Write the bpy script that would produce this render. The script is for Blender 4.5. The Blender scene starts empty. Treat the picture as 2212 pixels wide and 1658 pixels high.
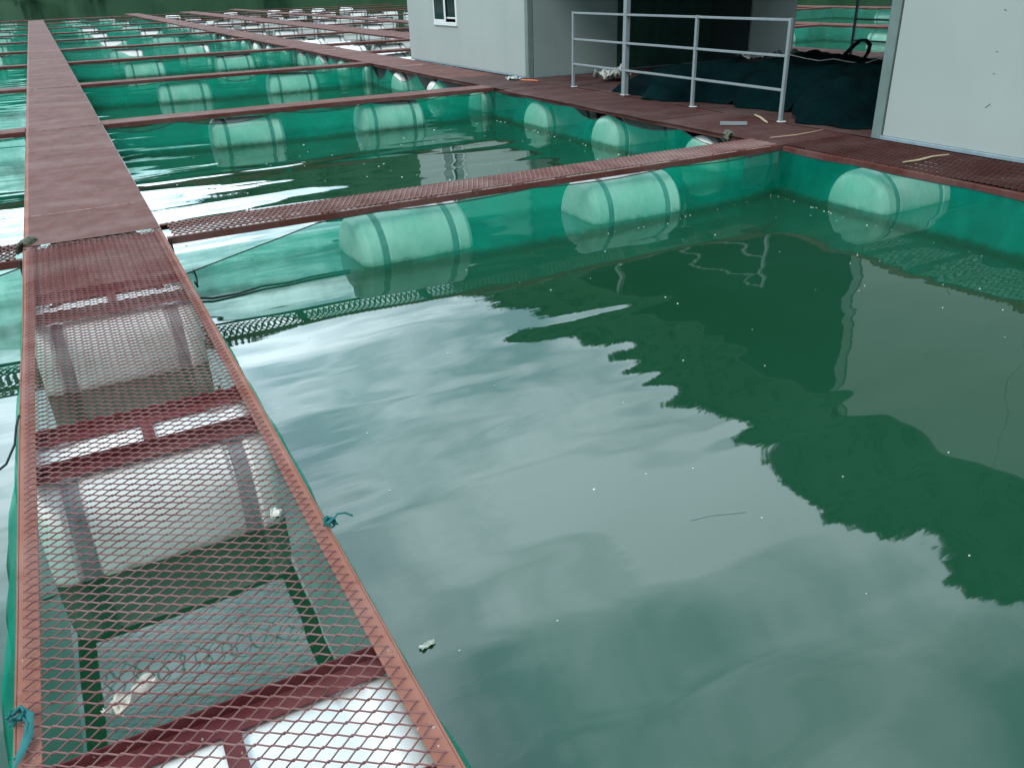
import bpy, bmesh, math, random
from mathutils import Vector, Matrix, noise as mnoise
R_ = math.radians
random.seed(7)
sc = bpy.context.scene
col = sc.collection

# ------------------------------------------------------------------ camera
def cam_axes(pitch, yaw, roll):
    cy, sy, cp, sp = math.cos(yaw), math.sin(yaw), math.cos(pitch), math.sin(pitch)
    f = Vector((sy*cp, cy*cp, -sp)); r = Vector((cy, -sy, 0)); u = r.cross(f)
    c, s = math.cos(roll), math.sin(roll)
    return c*r + s*u, -s*r + c*u, f
r, u, f = cam_axes(R_(26.202), R_(27.117), R_(-1.949))
cam = bpy.data.cameras.new('camera'); cam_o = bpy.data.objects.new('camera', cam); col.objects.link(cam_o)
cam.sensor_width = 36; cam.lens = 36*1777/2211
cam.clip_start = 0.05; cam.clip_end = 3000
cam_o.matrix_world = Matrix(((r.x, u.x, -f.x, 0), (r.y, u.y, -f.y, 0), (r.z, u.z, -f.z, 1.6), (0, 0, 0, 1)))
sc.camera = cam_o

# ------------------------------------------------------------------ light
SUN_EL, SUN_AZ = 46, -118          # azimuth from +Y towards +X
w = bpy.data.worlds.new('World'); sc.world = w; w.use_nodes = True
nt = w.node_tree; N = nt.nodes; L = nt.links
bg = N['Background']; bg.inputs['Strength'].default_value = 0.1
sky = N.new('ShaderNodeTexSky'); sky.sky_type = 'NISHITA'; sky.sun_disc = False
sky.sun_elevation = R_(SUN_EL); sky.sun_rotation = R_(SUN_AZ); sky.air_density = 1.0; sky.dust_density = 2.0
tc = N.new('ShaderNodeTexCoord')
sep = N.new('ShaderNodeSeparateXYZ'); L.new(tc.outputs['Generated'], sep.inputs[0])
def wmath(op, a, b=None, clamp=False):
    n = N.new('ShaderNodeMath'); n.operation = op; n.use_clamp = clamp
    for i, v in enumerate((a, b)):
        if v is None: continue
        if isinstance(v, (int, float)): n.inputs[i].default_value = v
        else: L.new(v, n.inputs[i])
    return n.outputs[0]
zz = wmath('MAXIMUM', sep.outputs[2], 0.12)
cx = wmath('DIVIDE', sep.outputs[0], zz); cy_ = wmath('DIVIDE', sep.outputs[1], zz)
cmb = N.new('ShaderNodeCombineXYZ'); L.new(cx, cmb.inputs[0]); L.new(cy_, cmb.inputs[1]); cmb.inputs[2].default_value = 3.7
no = N.new('ShaderNodeTexNoise'); no.inputs['Scale'].default_value = 1.7; no.inputs['Detail'].default_value = 6; no.inputs['Roughness'].default_value = 0.55
no.inputs['Distortion'].default_value = 0.5
L.new(cmb.outputs[0], no.inputs['Vector'])
ramp = N.new('ShaderNodeValToRGB'); L.new(no.outputs['Fac'], ramp.inputs[0])
ramp.color_ramp.elements[0].position = 0.385; ramp.color_ramp.elements[0].color = (0.27, 0.42, 0.49, 1)
ramp.color_ramp.elements[1].position = 0.62; ramp.color_ramp.elements[1].color = (0.82, 0.98, 1.08, 1)
# broad glow added to brighten the water reflections; gl2 is the low bright break
bd = Vector((math.sin(R_(16))*math.cos(R_(50)), math.cos(R_(16))*math.cos(R_(50)), math.sin(R_(50))))
dot = N.new('ShaderNodeVectorMath'); dot.operation = 'DOT_PRODUCT'; L.new(tc.outputs['Generated'], dot.inputs[0]); dot.inputs[1].default_value = bd
gl = wmath('POWER', wmath('MAXIMUM', dot.outputs['Value'], 0.0), 4.0)
bd2 = Vector((math.sin(R_(-2))*math.cos(R_(19)), math.cos(R_(-2))*math.cos(R_(19)), math.sin(R_(19))))
dot2 = N.new('ShaderNodeVectorMath'); dot2.operation = 'DOT_PRODUCT'; L.new(tc.outputs['Generated'], dot2.inputs[0]); dot2.inputs[1].default_value = bd2
gl2 = wmath('POWER', wmath('MAXIMUM', dot2.outputs['Value'], 0.0), 22.0)
gain = wmath('ADD', wmath('ADD', wmath('MULTIPLY', gl, 20.0), wmath('MULTIPLY', gl2, 32.0)), 9.0)
vm = N.new('ShaderNodeVectorMath'); vm.operation = 'SCALE'; L.new(ramp.outputs[0], vm.inputs[0]); L.new(gain, vm.inputs['Scale'])
mx = N.new('ShaderNodeMixRGB'); mx.inputs[0].default_value = 0.88
L.new(sky.outputs[0], mx.inputs[1]); L.new(vm.outputs[0], mx.inputs[2]); L.new(mx.outputs[0], bg.inputs['Color'])

sun = bpy.data.lights.new('sun', 'SUN'); sun.energy = 1.3; sun.angle = R_(25); sun.color = (1, 0.96, 0.9)
so = bpy.data.objects.new('sun', sun); col.objects.link(so)
sd = Vector((math.sin(R_(SUN_AZ))*math.cos(R_(SUN_EL)), math.cos(R_(SUN_AZ))*math.cos(R_(SUN_EL)), math.sin(R_(SUN_EL))))
so.rotation_euler = sd.to_track_quat('Z', 'Y').to_euler(); so.location = (-40, 20, 80)
sc.view_settings.view_transform = 'Standard'; sc.view_settings.look = 'None'; sc.view_settings.gamma = 1
sc.view_settings.exposure = 0.65
sc.render.engine = 'CYCLES'
sc.cycles.max_bounces = 10; sc.cycles.transparent_max_bounces = 24; sc.cycles.use_denoising = True

# ------------------------------------------------------------------ helpers
def tag(o, label, cat=None, group=None, kind=None):
    if label: o['label'] = label
    if cat: o['category'] = cat
    if group: o['group'] = group
    if kind: o['kind'] = kind
    return o
def empty(name, loc, label, cat, group=None, rot=(0, 0, 0)):
    o = bpy.data.objects.new(name, None); col.objects.link(o); o.location = loc; o.rotation_euler = rot
    o.empty_display_size = 0.1
    return tag(o, label, cat, group)
class MB:
    def __init__(s): s.v = []; s.f = []
    def add(s, vs, fs):
        b = len(s.v); s.v += [tuple(v) for v in vs]; s.f += [tuple(i+b for i in q) for q in fs]; return s
    def box(s, x0, x1, y0, y1, z0, z1):
        v = [(x0,y0,z0),(x1,y0,z0),(x1,y1,z0),(x0,y1,z0),(x0,y0,z1),(x1,y0,z1),(x1,y1,z1),(x0,y1,z1)]
        return s.add(v, [(3,2,1,0),(4,5,6,7),(0,1,5,4),(1,2,6,5),(2,3,7,6),(3,0,4,7)])
    def wbox(s, axis, a0, a1, n, c0, c1, z0, z1, wob=0.006, seed=0.0):
        """a long bar along axis ('x' or 'y') with n segments and slight unevenness"""
        vs = []
        for i in range(n+1):
            a = a0+(a1-a0)*i/n
            dz = wob*mnoise.noise(Vector((a*0.9, seed, 1.3))); dc = wob*mnoise.noise(Vector((a*0.7, seed, 9.1)))
            for (c, z) in ((c0, z0), (c1, z0), (c1, z1), (c0, z1)):
                vs.append((a, c+dc, z+dz) if axis == 'x' else (c+dc, a, z+dz))
        fs = []
        for i in range(n):
            for k in range(4):
                q = (4*i+k, 4*i+(k+1) % 4, 4*i+4+(k+1) % 4, 4*i+4+k)
                fs.append(q if axis == 'y' else q[::-1])
        fs.append((0, 1, 2, 3)); fs.append((4*n+3, 4*n+2, 4*n+1, 4*n))
        return s.add(vs, fs)
    def tube(s, pts, rad, n=8, flat=1.0, cap=True):
        pts = [Vector(p) for p in pts]; vs = []; m = len(pts); prev = None
        for i, p in enumerate(pts):
            t = (pts[min(i+1, m-1)]-pts[max(i-1, 0)]).normalized()
            if prev is None:
                a = t.orthogonal().normalized() if abs(t.z) > .95 else t.cross(Vector((0, 0, 1))).normalized()
            else:
                a = (prev - t*prev.dot(t)).normalized()
            prev = a; b = t.cross(a)
            rr = rad[i] if isinstance(rad, (list, tuple)) else rad
            for k in range(n):
                q = 2*math.pi*k/n
                vs.append(p + a*math.cos(q)*rr + b*math.sin(q)*rr*flat)
        fs = []
        for i in range(m-1):
            for k in range(n):
                fs.append((n*i+k, n*i+(k+1) % n, n*i+n+(k+1) % n, n*i+n+k))
        if cap:
            fs.append(tuple(range(n))[::-1]); fs.append(tuple(range(n*(m-1), n*m)))
        return s.add(vs, fs)
    def lathe_x(s, prof, n=28):
        vs = []; fs = []
        for (x, rr) in prof:
            for k in range(n):
                q = 2*math.pi*k/n
                vs.append((x, rr*math.cos(q), rr*math.sin(q)))
        m = len(prof)
        for i in range(m-1):
            for k in range(n):
                fs.append((n*i+k, n*i+(k+1) % n, n*i+n+(k+1) % n, n*i+n+k))
        return s.add(vs, fs)
    def build(s, name, mat, parent=None, smooth=None, loc=None):
        me = bpy.data.meshes.new(name); me.from_pydata(s.v, [], s.f); me.update()
        bm = bmesh.new(); bm.from_mesh(me); bmesh.ops.recalc_face_normals(bm, faces=bm.faces); bm.to_mesh(me); bm.free()
        me.materials.append(mat)
        o = bpy.data.objects.new(name, me); col.objects.link(o)
        if parent: o.parent = parent
        if loc: o.location = loc
        if smooth is not None:
            for p in me.polygons: p.use_smooth = True
            try: me.set_sharp_from_angle(angle=R_(smooth))
            except Exception: pass
        return o
def bevel(o, wd=0.004, seg=1):
    m = o.modifiers.new('bevel', 'BEVEL'); m.width = wd; m.segments = seg; m.limit_method = 'ANGLE'; m.angle_limit = R_(40)
    return o
def copy_thing(src, loc, rot, label, group):
    c = src.copy(); col.objects.link(c); c.location = loc; c.scale = (1, 1, 1); c.rotation_euler = rot; c['label'] = label
    if group: c['group'] = group
    for ch in src.children:
        d = ch.copy(); col.objects.link(d); d.parent = c
    return c
ORD = ['first','second','third','fourth','fifth','sixth','seventh','eighth','ninth','tenth','eleventh','twelfth','thirteenth','fourteenth','fifteenth','sixteenth','seventeenth','eighteenth']

# ------------------------------------------------------------------ materials
def newmat(name):
    m = bpy.data.materials.new(name); m.use_nodes = True
    return m, m.node_tree, m.node_tree.nodes['Principled BSDF']
def mth(t, op, a, b=None, clamp=False):
    n = t.nodes.new('ShaderNodeMath'); n.operation = op; n.use_clamp = clamp
    for i, v in enumerate((a, b)):
        if v is None: continue
        if isinstance(v, (int, float)): n.inputs[i].default_value = v
        else: t.links.new(v, n.inputs[i])
    return n.outputs[0]
def noise(t, scale, detail=4, rough=.55, coord='Position', dist=0, stretch=None):
    if coord == 'Position':
        g = t.nodes.new('ShaderNodeNewGeometry').outputs['Position']
    else:
        g = t.nodes.new('ShaderNodeTexCoord').outputs['Object']
    if stretch:
        mp = t.nodes.new('ShaderNodeMapping'); mp.inputs['Scale'].default_value = stretch; t.links.new(g, mp.inputs[0]); g = mp.outputs[0]
    n = t.nodes.new('ShaderNodeTexNoise'); n.inputs['Scale'].default_value = scale; n.inputs['Detail'].default_value = detail
    n.inputs['Roughness'].default_value = rough; n.inputs['Distortion'].default_value = dist
    t.links.new(g, n.inputs['Vector']); return n.outputs['Fac']
def rampf(t, fac, p0, p1, c0=(0,0,0,1), c1=(1,1,1,1)):
    n = t.nodes.new('ShaderNodeValToRGB'); e = n.color_ramp.elements
    e[0].position = p0; e[0].color = c0; e[1].position = p1; e[1].color = c1
    t.links.new(fac, n.inputs[0]); return n.outputs[0]
def mixc(t, fac, a, b, mode='MIX'):
    n = t.nodes.new('ShaderNodeMixRGB'); n.blend_type = mode
    for i, v in enumerate((fac, a, b)):
        if isinstance(v, (int, float)): n.inputs[i].default_value = v
        elif isinstance(v, tuple): n.inputs[i].default_value = v
        else: t.links.new(v, n.inputs[i])
    return n.outputs[0]
def bump(t, p, h, strength=.3, dist=.01):
    b = t.nodes.new('ShaderNodeBump'); b.inputs['Strength'].default_value = strength; b.inputs['Distance'].default_value = dist
    t.links.new(h, b.inputs['Height']); t.links.new(b.outputs[0], p.inputs['Normal']); return b
def steel_paint(name, base, worn, rust, rough=.55, dust=(.32,.27,.25,1), dust_amt=.35, perobj=.12):
    m, t, p = newmat(name)
    c = mixc(t, rampf(t, noise(t, 3.1, 6, .6), .4, .62), base, worn)
    c = mixc(t, rampf(t, noise(t, 9, 8, .7), .58, .68), c, rust)
    d = rampf(t, noise(t, 1.3, 5, .65, stretch=(.35, 1.2, 1)), .46, .72)
    c = mixc(t, mth(t, 'MULTIPLY', d, dust_amt), c, dust)
    tr = rampf(t, noise(t, 2.2, 7, .7, stretch=(1.6, .3, 1)), .50, .70)
    c = mixc(t, mth(t, 'MULTIPLY', tr, .30), c, tuple(v*.62 for v in rust[:3])+(1,))
    sp = rampf(t, noise(t, 55, 2, .5), .72, .76)
    c = mixc(t, mth(t, 'MULTIPLY', sp, .5), c, (.55,.5,.47,1))
    oi = t.nodes.new('ShaderNodeObjectInfo')
    hs = t.nodes.new('ShaderNodeHueSaturation'); t.links.new(c, hs.inputs['Color'])
    t.links.new(mth(t, 'ADD', mth(t, 'MULTIPLY', oi.outputs['Random'], 2*perobj), 1-perobj), hs.inputs['Value'])
    t.links.new(hs.outputs[0], p.inputs['Base Color'])
    t.links.new(mth(t, 'ADD', mth(t, 'MULTIPLY', noise(t, 6, 5), .5), rough-.05), p.inputs['Roughness'])
    p.inputs['Specular IOR Level'].default_value = .17
    bump(t, p, noise(t, 40, 6), .15, .004)
    return m
M = {}
M['rail'] = steel_paint('primer_red_steel', (.25,.095,.066,1), (.29,.13,.10,1), (.16,.055,.03,1), .6, dust_amt=.22)
M['mesh'] = steel_paint('primer_mesh_strand', (.22,.085,.085,1), (.30,.17,.165,1), (.14,.055,.04,1), .6, dust_amt=.3)
M['angle'] = steel_paint('dark_primer_angle', (.11,.022,.026,1), (.15,.04,.042,1), (.07,.02,.016,1), .55, dust_amt=.15)
M['beam'] = steel_paint('cross_beam_steel', (.10,.030,.023,1), (.13,.046,.04,1), (.065,.02,.012,1), .6, dust_amt=.25)
M['beammesh'] = steel_paint('beam_mesh_strand', (.17,.075,.07,1), (.22,.13,.12,1), (.11,.04,.03,1), .65, dust_amt=.5)
M['plate'] = steel_paint('deck_plate_steel', (.130,.047,.038,1), (.155,.066,.056,1), (.085,.034,.023,1), .6, dust=(.24,.16,.15,1), dust_amt=.5, perobj=.1)
M['darkplate'] = steel_paint('worn_deck_steel', (.062,.022,.019,1), (.082,.034,.031,1), (.042,.018,.014,1), .5, dust=(.2,.16,.15,1), dust_amt=.22)
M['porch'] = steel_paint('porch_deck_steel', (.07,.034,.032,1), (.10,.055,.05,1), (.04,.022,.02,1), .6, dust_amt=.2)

def mat_plastic():
    m, t, p = newmat('white_float_plastic')
    z = t.nodes.new('ShaderNodeSeparateXYZ'); t.links.new(t.nodes.new('ShaderNodeNewGeometry').outputs['Position'], z.inputs[0])
    n = noise(t, 7, 6, .65)
    c = mixc(t, rampf(t, n, .5, .75), (.80,.82,.80,1), (.72,.74,.71,1))
    sc_ = rampf(t, noise(t, 22, 8, .75, stretch=(1, 1, 2.5)), .60, .70)
    c = mixc(t, mth(t, 'MULTIPLY', sc_, .28), c, (.42,.42,.36,1))
    # algae line just above the water
    h = mth(t, 'ADD', z.outputs[2], mth(t, 'MULTIPLY', noise(t, 14, 4), .10))
    al = rampf(t, mth(t, 'MULTIPLY', mth(t, 'ADD', h, .45), 6.0), .22, .5, (1,1,1,1), (0,0,0,1))
    c = mixc(t, mth(t, 'MULTIPLY', al, .75), c, (.16,.19,.09,1))
    t.links.new(c, p.inputs['Base Color']); p.inputs['Roughness'].default_value = .42
    p.inputs['Subsurface Weight'].default_value = 0.0
    bump(t, p, noise(t, 5, 4), .2, .02)
    return m
M['float'] = mat_plastic()
def simple(name, c, rough=.6, var=.25, scale=12, metal=0, bmp=.15):
    m, t, p = newmat(name)
    n = noise(t, scale, 5, .6)
    c2 = tuple(min(1, v*(1+var)) for v in c[:3])+(1,); c1 = tuple(v*(1-var) for v in c[:3])+(1,)
    t.links.new(rampf(t, n, .3, .7, c1, c2), p.inputs['Base Color'])
    p.inputs['Roughness'].default_value = rough; p.inputs['Metallic'].default_value = metal
    if bmp: bump(t, p, noise(t, scale*4, 4), bmp, .005)
    return m
M['strap'] = simple('grey_strap', (.22,.27,.28), .6)
M['rope'] = simple('dark_rope', (.015,.03,.03), .8)
M['tealrope'] = simple('teal_rope', (.01,.13,.13), .8)
M['cloth'] = simple('grey_green_cloth', (.11,.12,.085), .9, .4, 60)
M['galv'] = simple('galvanised_paint', (.235,.28,.295), .42, .1, 8)
M['galvdark'] = simple('dark_galvanised', (.10,.14,.155), .5, .15, 8)
M['post'] = simple('cabin_corner_post', (.15,.21,.20), .45, .1, 6)
M['basechan'] = simple('cabin_base_channel', (.24,.32,.36), .4, .15, 9)
M['paleedge'] = simple('worn_edge_highlight', (.42,.28,.26), .6, .4, 14)  # pale tone for worn edges, with the light they catch painted in
M['seam'] = simple('pale_weld_seam', (.30,.19,.17), .7, .9, 22)
M['white'] = simple('white_paint_spot', (.78,.78,.76), .6, .05, 20)
M['frame'] = simple('window_frame_white', (.72,.76,.77), .4, .04, 20)
M['wood'] = simple('pale_wood', (.42,.32,.21), .8, .25, 30)
M['orange'] = simple('orange_plastic', (.55,.12,.04), .5, .1, 20)
M['sheet'] = simple('pale_plastic_sheet', (.45,.48,.45), .35, .3, 9)
M['scrap'] = simple('pale_scrap', (.60,.57,.50), .8, .25, 40)
M['hose'] = simple('dark_hose', (.006,.018,.02), .5, .2, 10)
M['darkroof'] = simple('dark_roof_sheet', (.025,.04,.035), .6)
M['inner'] = simple('dark_interior', (.02,.035,.038), .8)

def mat_panel(name, base, seam_axis):
    m, t, p = newmat(name)
    n = noise(t, .8, 3); c = mixc(t, rampf(t, n, .35, .65), base, tuple(v*.93 for v in base[:3])+(1,))
    n2 = rampf(t, noise(t, 2.2, 7, .7, stretch=(1, 1, .25)), .55, .8)
    c = mixc(t, mth(t, 'MULTIPLY', n2, .18), c, (.33,.36,.33,1))
    sp = rampf(t, noise(t, 13, 2, .4), .80, .815)
    c = mixc(t, mth(t, 'MULTIPLY', sp, .7), c, (.10,.10,.10,1))
    t.links.new(c, p.inputs['Base Color']); p.inputs['Roughness'].default_value = .38
    bump(t, p, noise(t, 1.1, 2), .12, .03)
    return m
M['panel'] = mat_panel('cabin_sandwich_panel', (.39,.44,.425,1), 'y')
M['shadedpanel'] = mat_panel('cabin_panel_painted_shade', (.26,.34,.325,1), 'y')  # same cabin panel, with the porch shade put into a darker colour

def mat_net(nm='teal_net_mesh', ca=(.001,.34,.215,1), cb=(.012,.47,.33,1)):
    m, t, p = newmat(nm)
    t.nodes.remove(p); out = t.nodes['Material Output']
    tr = t.nodes.new('ShaderNodeBsdfTransparent'); tr.inputs[0].default_value = (.78,.97,.90,1)
    df = t.nodes.new('ShaderNodeBsdfDiffuse'); tl = t.nodes.new('ShaderNodeBsdfTranslucent')
    n = noise(t, 1.7, 5, .6); c = rampf(t, n, .3, .7, ca, cb)
    z = t.nodes.new('ShaderNodeSeparateXYZ'); t.links.new(t.nodes.new('ShaderNodeNewGeometry').outputs['Position'], z.inputs[0])
    hh = mth(t, 'ADD', mth(t, 'ADD', z.outputs[2], .45), mth(t, 'MULTIPLY', noise(t, 9, 5), -.09))
    dirt = rampf(t, mth(t, 'ADD', mth(t, 'MULTIPLY', hh, 8.0), .5), .35, .75, (1,1,1,1), (0,0,0,1))
    c = mixc(t, mth(t, 'MULTIPLY', dirt, .75), c, (.025,.075,.035,1))
    t.links.new(c, df.inputs[0]); t.links.new(c, tl.inputs[0])
    m1 = t.nodes.new('ShaderNodeMixShader'); m1.inputs[0].default_value = .42
    t.links.new(df.outputs[0], m1.inputs[1]); t.links.new(tl.outputs[0], m1.inputs[2])
    m2 = t.nodes.new('ShaderNodeMixShader')
    f1 = rampf(t, noise(t, 3.2, 7, .68, stretch=(1, 1, .45)), .3, .75, (.28,.28,.28,1), (.60,.60,.60,1))
    t.links.new(mth(t, 'ADD', f1, mth(t, 'MULTIPLY', dirt, .22), True), m2.inputs[0])
    t.links.new(tr.outputs[0], m2.inputs[1]); t.links.new(m1.outputs[0], m2.inputs[2])
    t.links.new(m2.outputs[0], out.inputs[0]); return m
M['net'] = mat_net()
M['hazenet'] = mat_net('haze_pale_teal_net_mesh', (.045,.36,.26,1), (.10,.48,.38,1))  # paler colour paints the haze of distance onto the far nets
def mat_heap():
    m, t, p = newmat('dark_teal_netting')
    n = noise(t, 2.2, 6, .6)
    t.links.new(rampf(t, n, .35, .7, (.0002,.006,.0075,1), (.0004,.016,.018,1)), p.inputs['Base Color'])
    p.inputs['Roughness'].default_value = .9; p.inputs['Specular IOR Level'].default_value = .06
    bump(t, p, noise(t, 14, 8, .7), .8, .05); return m
M['heap'] = mat_heap()
M['shade'] = simple('dark_green_sheet', (.012,.055,.042), .9, .3, 3)
def mat_glass():
    m, t, p = newmat('dark_window_glass')
    p.inputs['Base Color'].default_value = (.008,.022,.024,1); p.inputs['Roughness'].default_value = .06; p.inputs['IOR'].default_value = 1.5
    bump(t, p, noise(t, 2, 2), .05, .01); return m
M['glass'] = mat_glass()
def mat_water():
    m, t, p = newmat('green_lake_water')
    c = mixc(t, rampf(t, noise(t, .35, 4), .35, .65), (.007,.046,.021,1), (.010,.055,.029,1))
    t.links.new(c, p.inputs['Base Color']); p.inputs['Roughness'].default_value = .025; p.inputs['IOR'].default_value = 1.58
    a = noise(t, 2.1, 1, .35, dist=.25, stretch=(.33, 1.05, 1)); b = noise(t, 5.0, 2, .5, stretch=(.4, 1.5, 1)); c2 = noise(t, .4, 1, stretch=(.7, 1.2, 1))
    d = noise(t, 2.2, 1, .4, stretch=(1.25, .7, 1))
    amp = rampf(t, noise(t, .42, 2), .40, .66)
    h = mth(t, 'ADD', mth(t, 'MULTIPLY', a, 1.2), mth(t, 'MULTIPLY', mth(t, 'MULTIPLY', b, amp), .10))
    h = mth(t, 'ADD', h, mth(t, 'ADD', mth(t, 'MULTIPLY', c2, .8), mth(t, 'MULTIPLY', d, .15)))
    bump(t, p, h, 1.0, .012); return m
M['water'] = mat_water()
def mat_leaf():
    m, t, p = newmat('hillside_foliage')
    n = noise(t, .05, 6, .7)
    t.links.new(rampf(t, n, .35, .68, (.011,.034,.018,1), (.032,.070,.034,1)), p.inputs['Base Color'])
    p.inputs['Roughness'].default_value = .9; p.inputs['Specular IOR Level'].default_value = .1; return m
M['leaf'] = mat_leaf()

# ------------------------------------------------------------------ setting: water, hill, forest
WZ = -.45
o = MB().add([(-1500,-300,WZ),(1500,-300,WZ),(1500,1500,WZ),(-1500,1500,WZ)], [(0,1,2,3)]).build('water', M['water']); tag(o, 'still green lake water with sky reflections', 'water', kind='structure')
EL = [(-60,5),(-10,2.2),(-4,3.2),(0,6.5),(3,9.8),(10,12),(16,14),(22,17.5),(28,22.5),(33,24),(40,26.5),(46,29.5),(52,33.5),(58,33.8),(65,36),(90,38),(125,34),(150,20)]
def ridge_el(a):
    for (a0, e0), (a1, e1) in zip(EL, EL[1:]):
        if a0 <= a <= a1:
            q = (a-a0)/(a1-a0); return e0+(e1-e0)*q
    return 5
R0, R1, R2 = 440, 700, 1050
def hill_z(a, rr):
    e = ridge_el(a)
    rel = R1*math.tan(R_(e))-6
    x, y = rr*math.sin(R_(a)), rr*math.cos(R_(a))
    n = mnoise.fractal(Vector((x*.008, y*.008, 2)), 1, 2, 5)
    if rr <= R1: q = (rr-R0)/(R1-R0); k = q**.85
    else: k = 1-.6*((rr-R1)/(R2-R1))
    return WZ-2+ (rel+2)*k + n*7.0*min(1, max(0, k*3))
mb = MB(); azs = [(-60+i*1.0) for i in range(211)]; rs = [R0+(R1-R0)*i/22 for i in range(23)]+[R1+(R2-R1)*i/6 for i in range(1, 7)]
for a in azs:
    for rr in rs: mb.v.append((rr*math.sin(R_(a)), rr*math.cos(R_(a)), hill_z(a, rr)))
for i in range(len(azs)-1):
    for j in range(len(rs)-1):
        k = i*len(rs)+j; mb.f.append((k, k+1, k+len(rs)+1, k+len(rs)))
o = mb.build('hill', M['leaf'], smooth=80); tag(o, 'steep wooded hillside across the water', 'hill', kind='structure')
mb = MB(); rnd = random.Random(3)
def crown(x, y, z, rad, n):
    for _ in range(n):
        d = Vector((rnd.gauss(0, 1), rnd.gauss(0, 1), rnd.gauss(0, 1))).normalized()*rad*rnd.uniform(.4, .95)
        c = Vector((x, y, z))+Vector((d.x, d.y, d.z*1.05))
        nn = Vector((rnd.gauss(0, 1), rnd.gauss(0, 1), rnd.gauss(.4, 1))).normalized(); a = nn.orthogonal().normalized(); b = nn.cross(a)
        s = rad*rnd.uniform(.16, .32)
        mb.add([c-a*s, c-b*s*.8, c+a*s, c+b*s*.7], [(0, 1, 2, 3)])
for i in range(2000):
    a = rnd.uniform(-12, 112)
    rr = R1+rnd.uniform(-12, 12) if i % 2 == 0 else rnd.uniform(R0+2, R1)
    rad = rnd.uniform(4, 8)*(0.75 if a < 5 else 1)
    crown(rr*math.sin(R_(a)), rr*math.cos(R_(a)), hill_z(a, rr)+rad*.2, rad, 40)
o = mb.build('forest', M['leaf']); tag(o, 'dark green trees covering the hillside', 'trees', kind='stuff')

# ------------------------------------------------------------------ builders
def expanded(x0, x1, y0, y1, z, LW=.07, SW=.043, axis='x', wd=.0025, th=.0026, sag=.004, seed=0):
    """expanded metal: zigzag strands; long way of the diamond along axis"""
    mb = MB()
    if axis == 'x': a0, a1, b0, b1 = x0, x1, y0, y1
    else: a0, a1, b0, b1 = y0, y1, x0, x1
    nb = int((b1-b0)/(SW/2)); na = int((a1-a0)/(LW/2))
    for j in range(nb):
        pts = []
        for i in range(na+1):
            up = (i+j) % 2
            b = b0+(j+up)*SW/2
            for dd in (-.06, .06):
                a = a0+(i+dd)*LW/2
                if a0-.001 <= a <= a1+.001: pts.append((a, b, up))
        base = len(mb.v)
        for (a, b, up) in pts:
            X, Y = (a, b) if axis == 'x' else (b, a)
            w_ = sag*mnoise.noise(Vector((X*1.6, Y*1.6, seed)))+.0012*(j % 2)
            jx = .0015*mnoise.noise(Vector((X*23, Y*23, seed+5)))
            tl = .0015 if up else -.0015      # each strand is twisted: one edge rides high
            h = wd/2
            for (db, dz) in ((-h, -th/2+tl), (h, -th/2+tl+.002), (h, th/2+tl+.002), (-h, th/2+tl)):
                mb.v.append((a, b+db+jx, z+w_+dz) if axis == 'x' else (b+db+jx, a, z+w_+dz))
        for i in range(len(pts)-1):
            for k in range(4):
                mb.f.append((base+4*i+k, base+4*i+(k+1) % 4, base+4*i+4+(k+1) % 4, base+4*i+4+k))
    return mb
def angle_bar(axis, a0, a1, c, side, leg=.047, fl=.045, th=.005, seed=0, top=0.0, n=None):
    """L section: vertical leg at c, top flange running to c+side*fl"""
    n = n or max(2, int(abs(a1-a0)/.5)); mb = MB()
    mb.wbox(axis, a0, a1, n, min(c, c+side*th), max(c, c+side*th), top-leg, top, .006, seed)
    mb.wbox(axis, a0, a1, n, min(c+side*(th+.0005), c+side*fl), max(c+side*(th+.0005), c+side*fl), top-th, top-.0008, .006, seed)
    return mb
def plate(x0, x1, y0, y1, z, mat, parent, name='deck_plate', edge=.0, seed=0):
    """thin steel sheet with slightly buckled surface and rolled-down edges"""
    nx, ny = 8, max(6, int((y1-y0)/.22)); vs = []; fs = []
    for i in range(nx+1):
        for j in range(ny+1):
            x = x0+(x1-x0)*i/nx; y = y0+(y1-y0)*j/ny
            q = min(i, nx-i)/nx
            dz = .003*mnoise.noise(Vector((x*1.4, y*1.4, seed)))+.0015*mnoise.noise(Vector((x*4, y*4, seed+3)))
            if q == 0: 
                dz -= edge*(.5+.9*mnoise.noise(Vector((y*1.1, seed, i*3.0))))
                x += (.012 if i else -.012)*mnoise.noise(Vector((y*2.3, seed, 4.0)))*(1 if edge else .4)
            vs.append((x, y, z+dz))
    for i in range(nx):
        for j in range(ny):
            k = i*(ny+1)+j; fs.append((k, k+ny+1, k+ny+2, k+1))
    o = MB().add(vs, fs).build(name, mat, parent, smooth=60)
    return o

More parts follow.
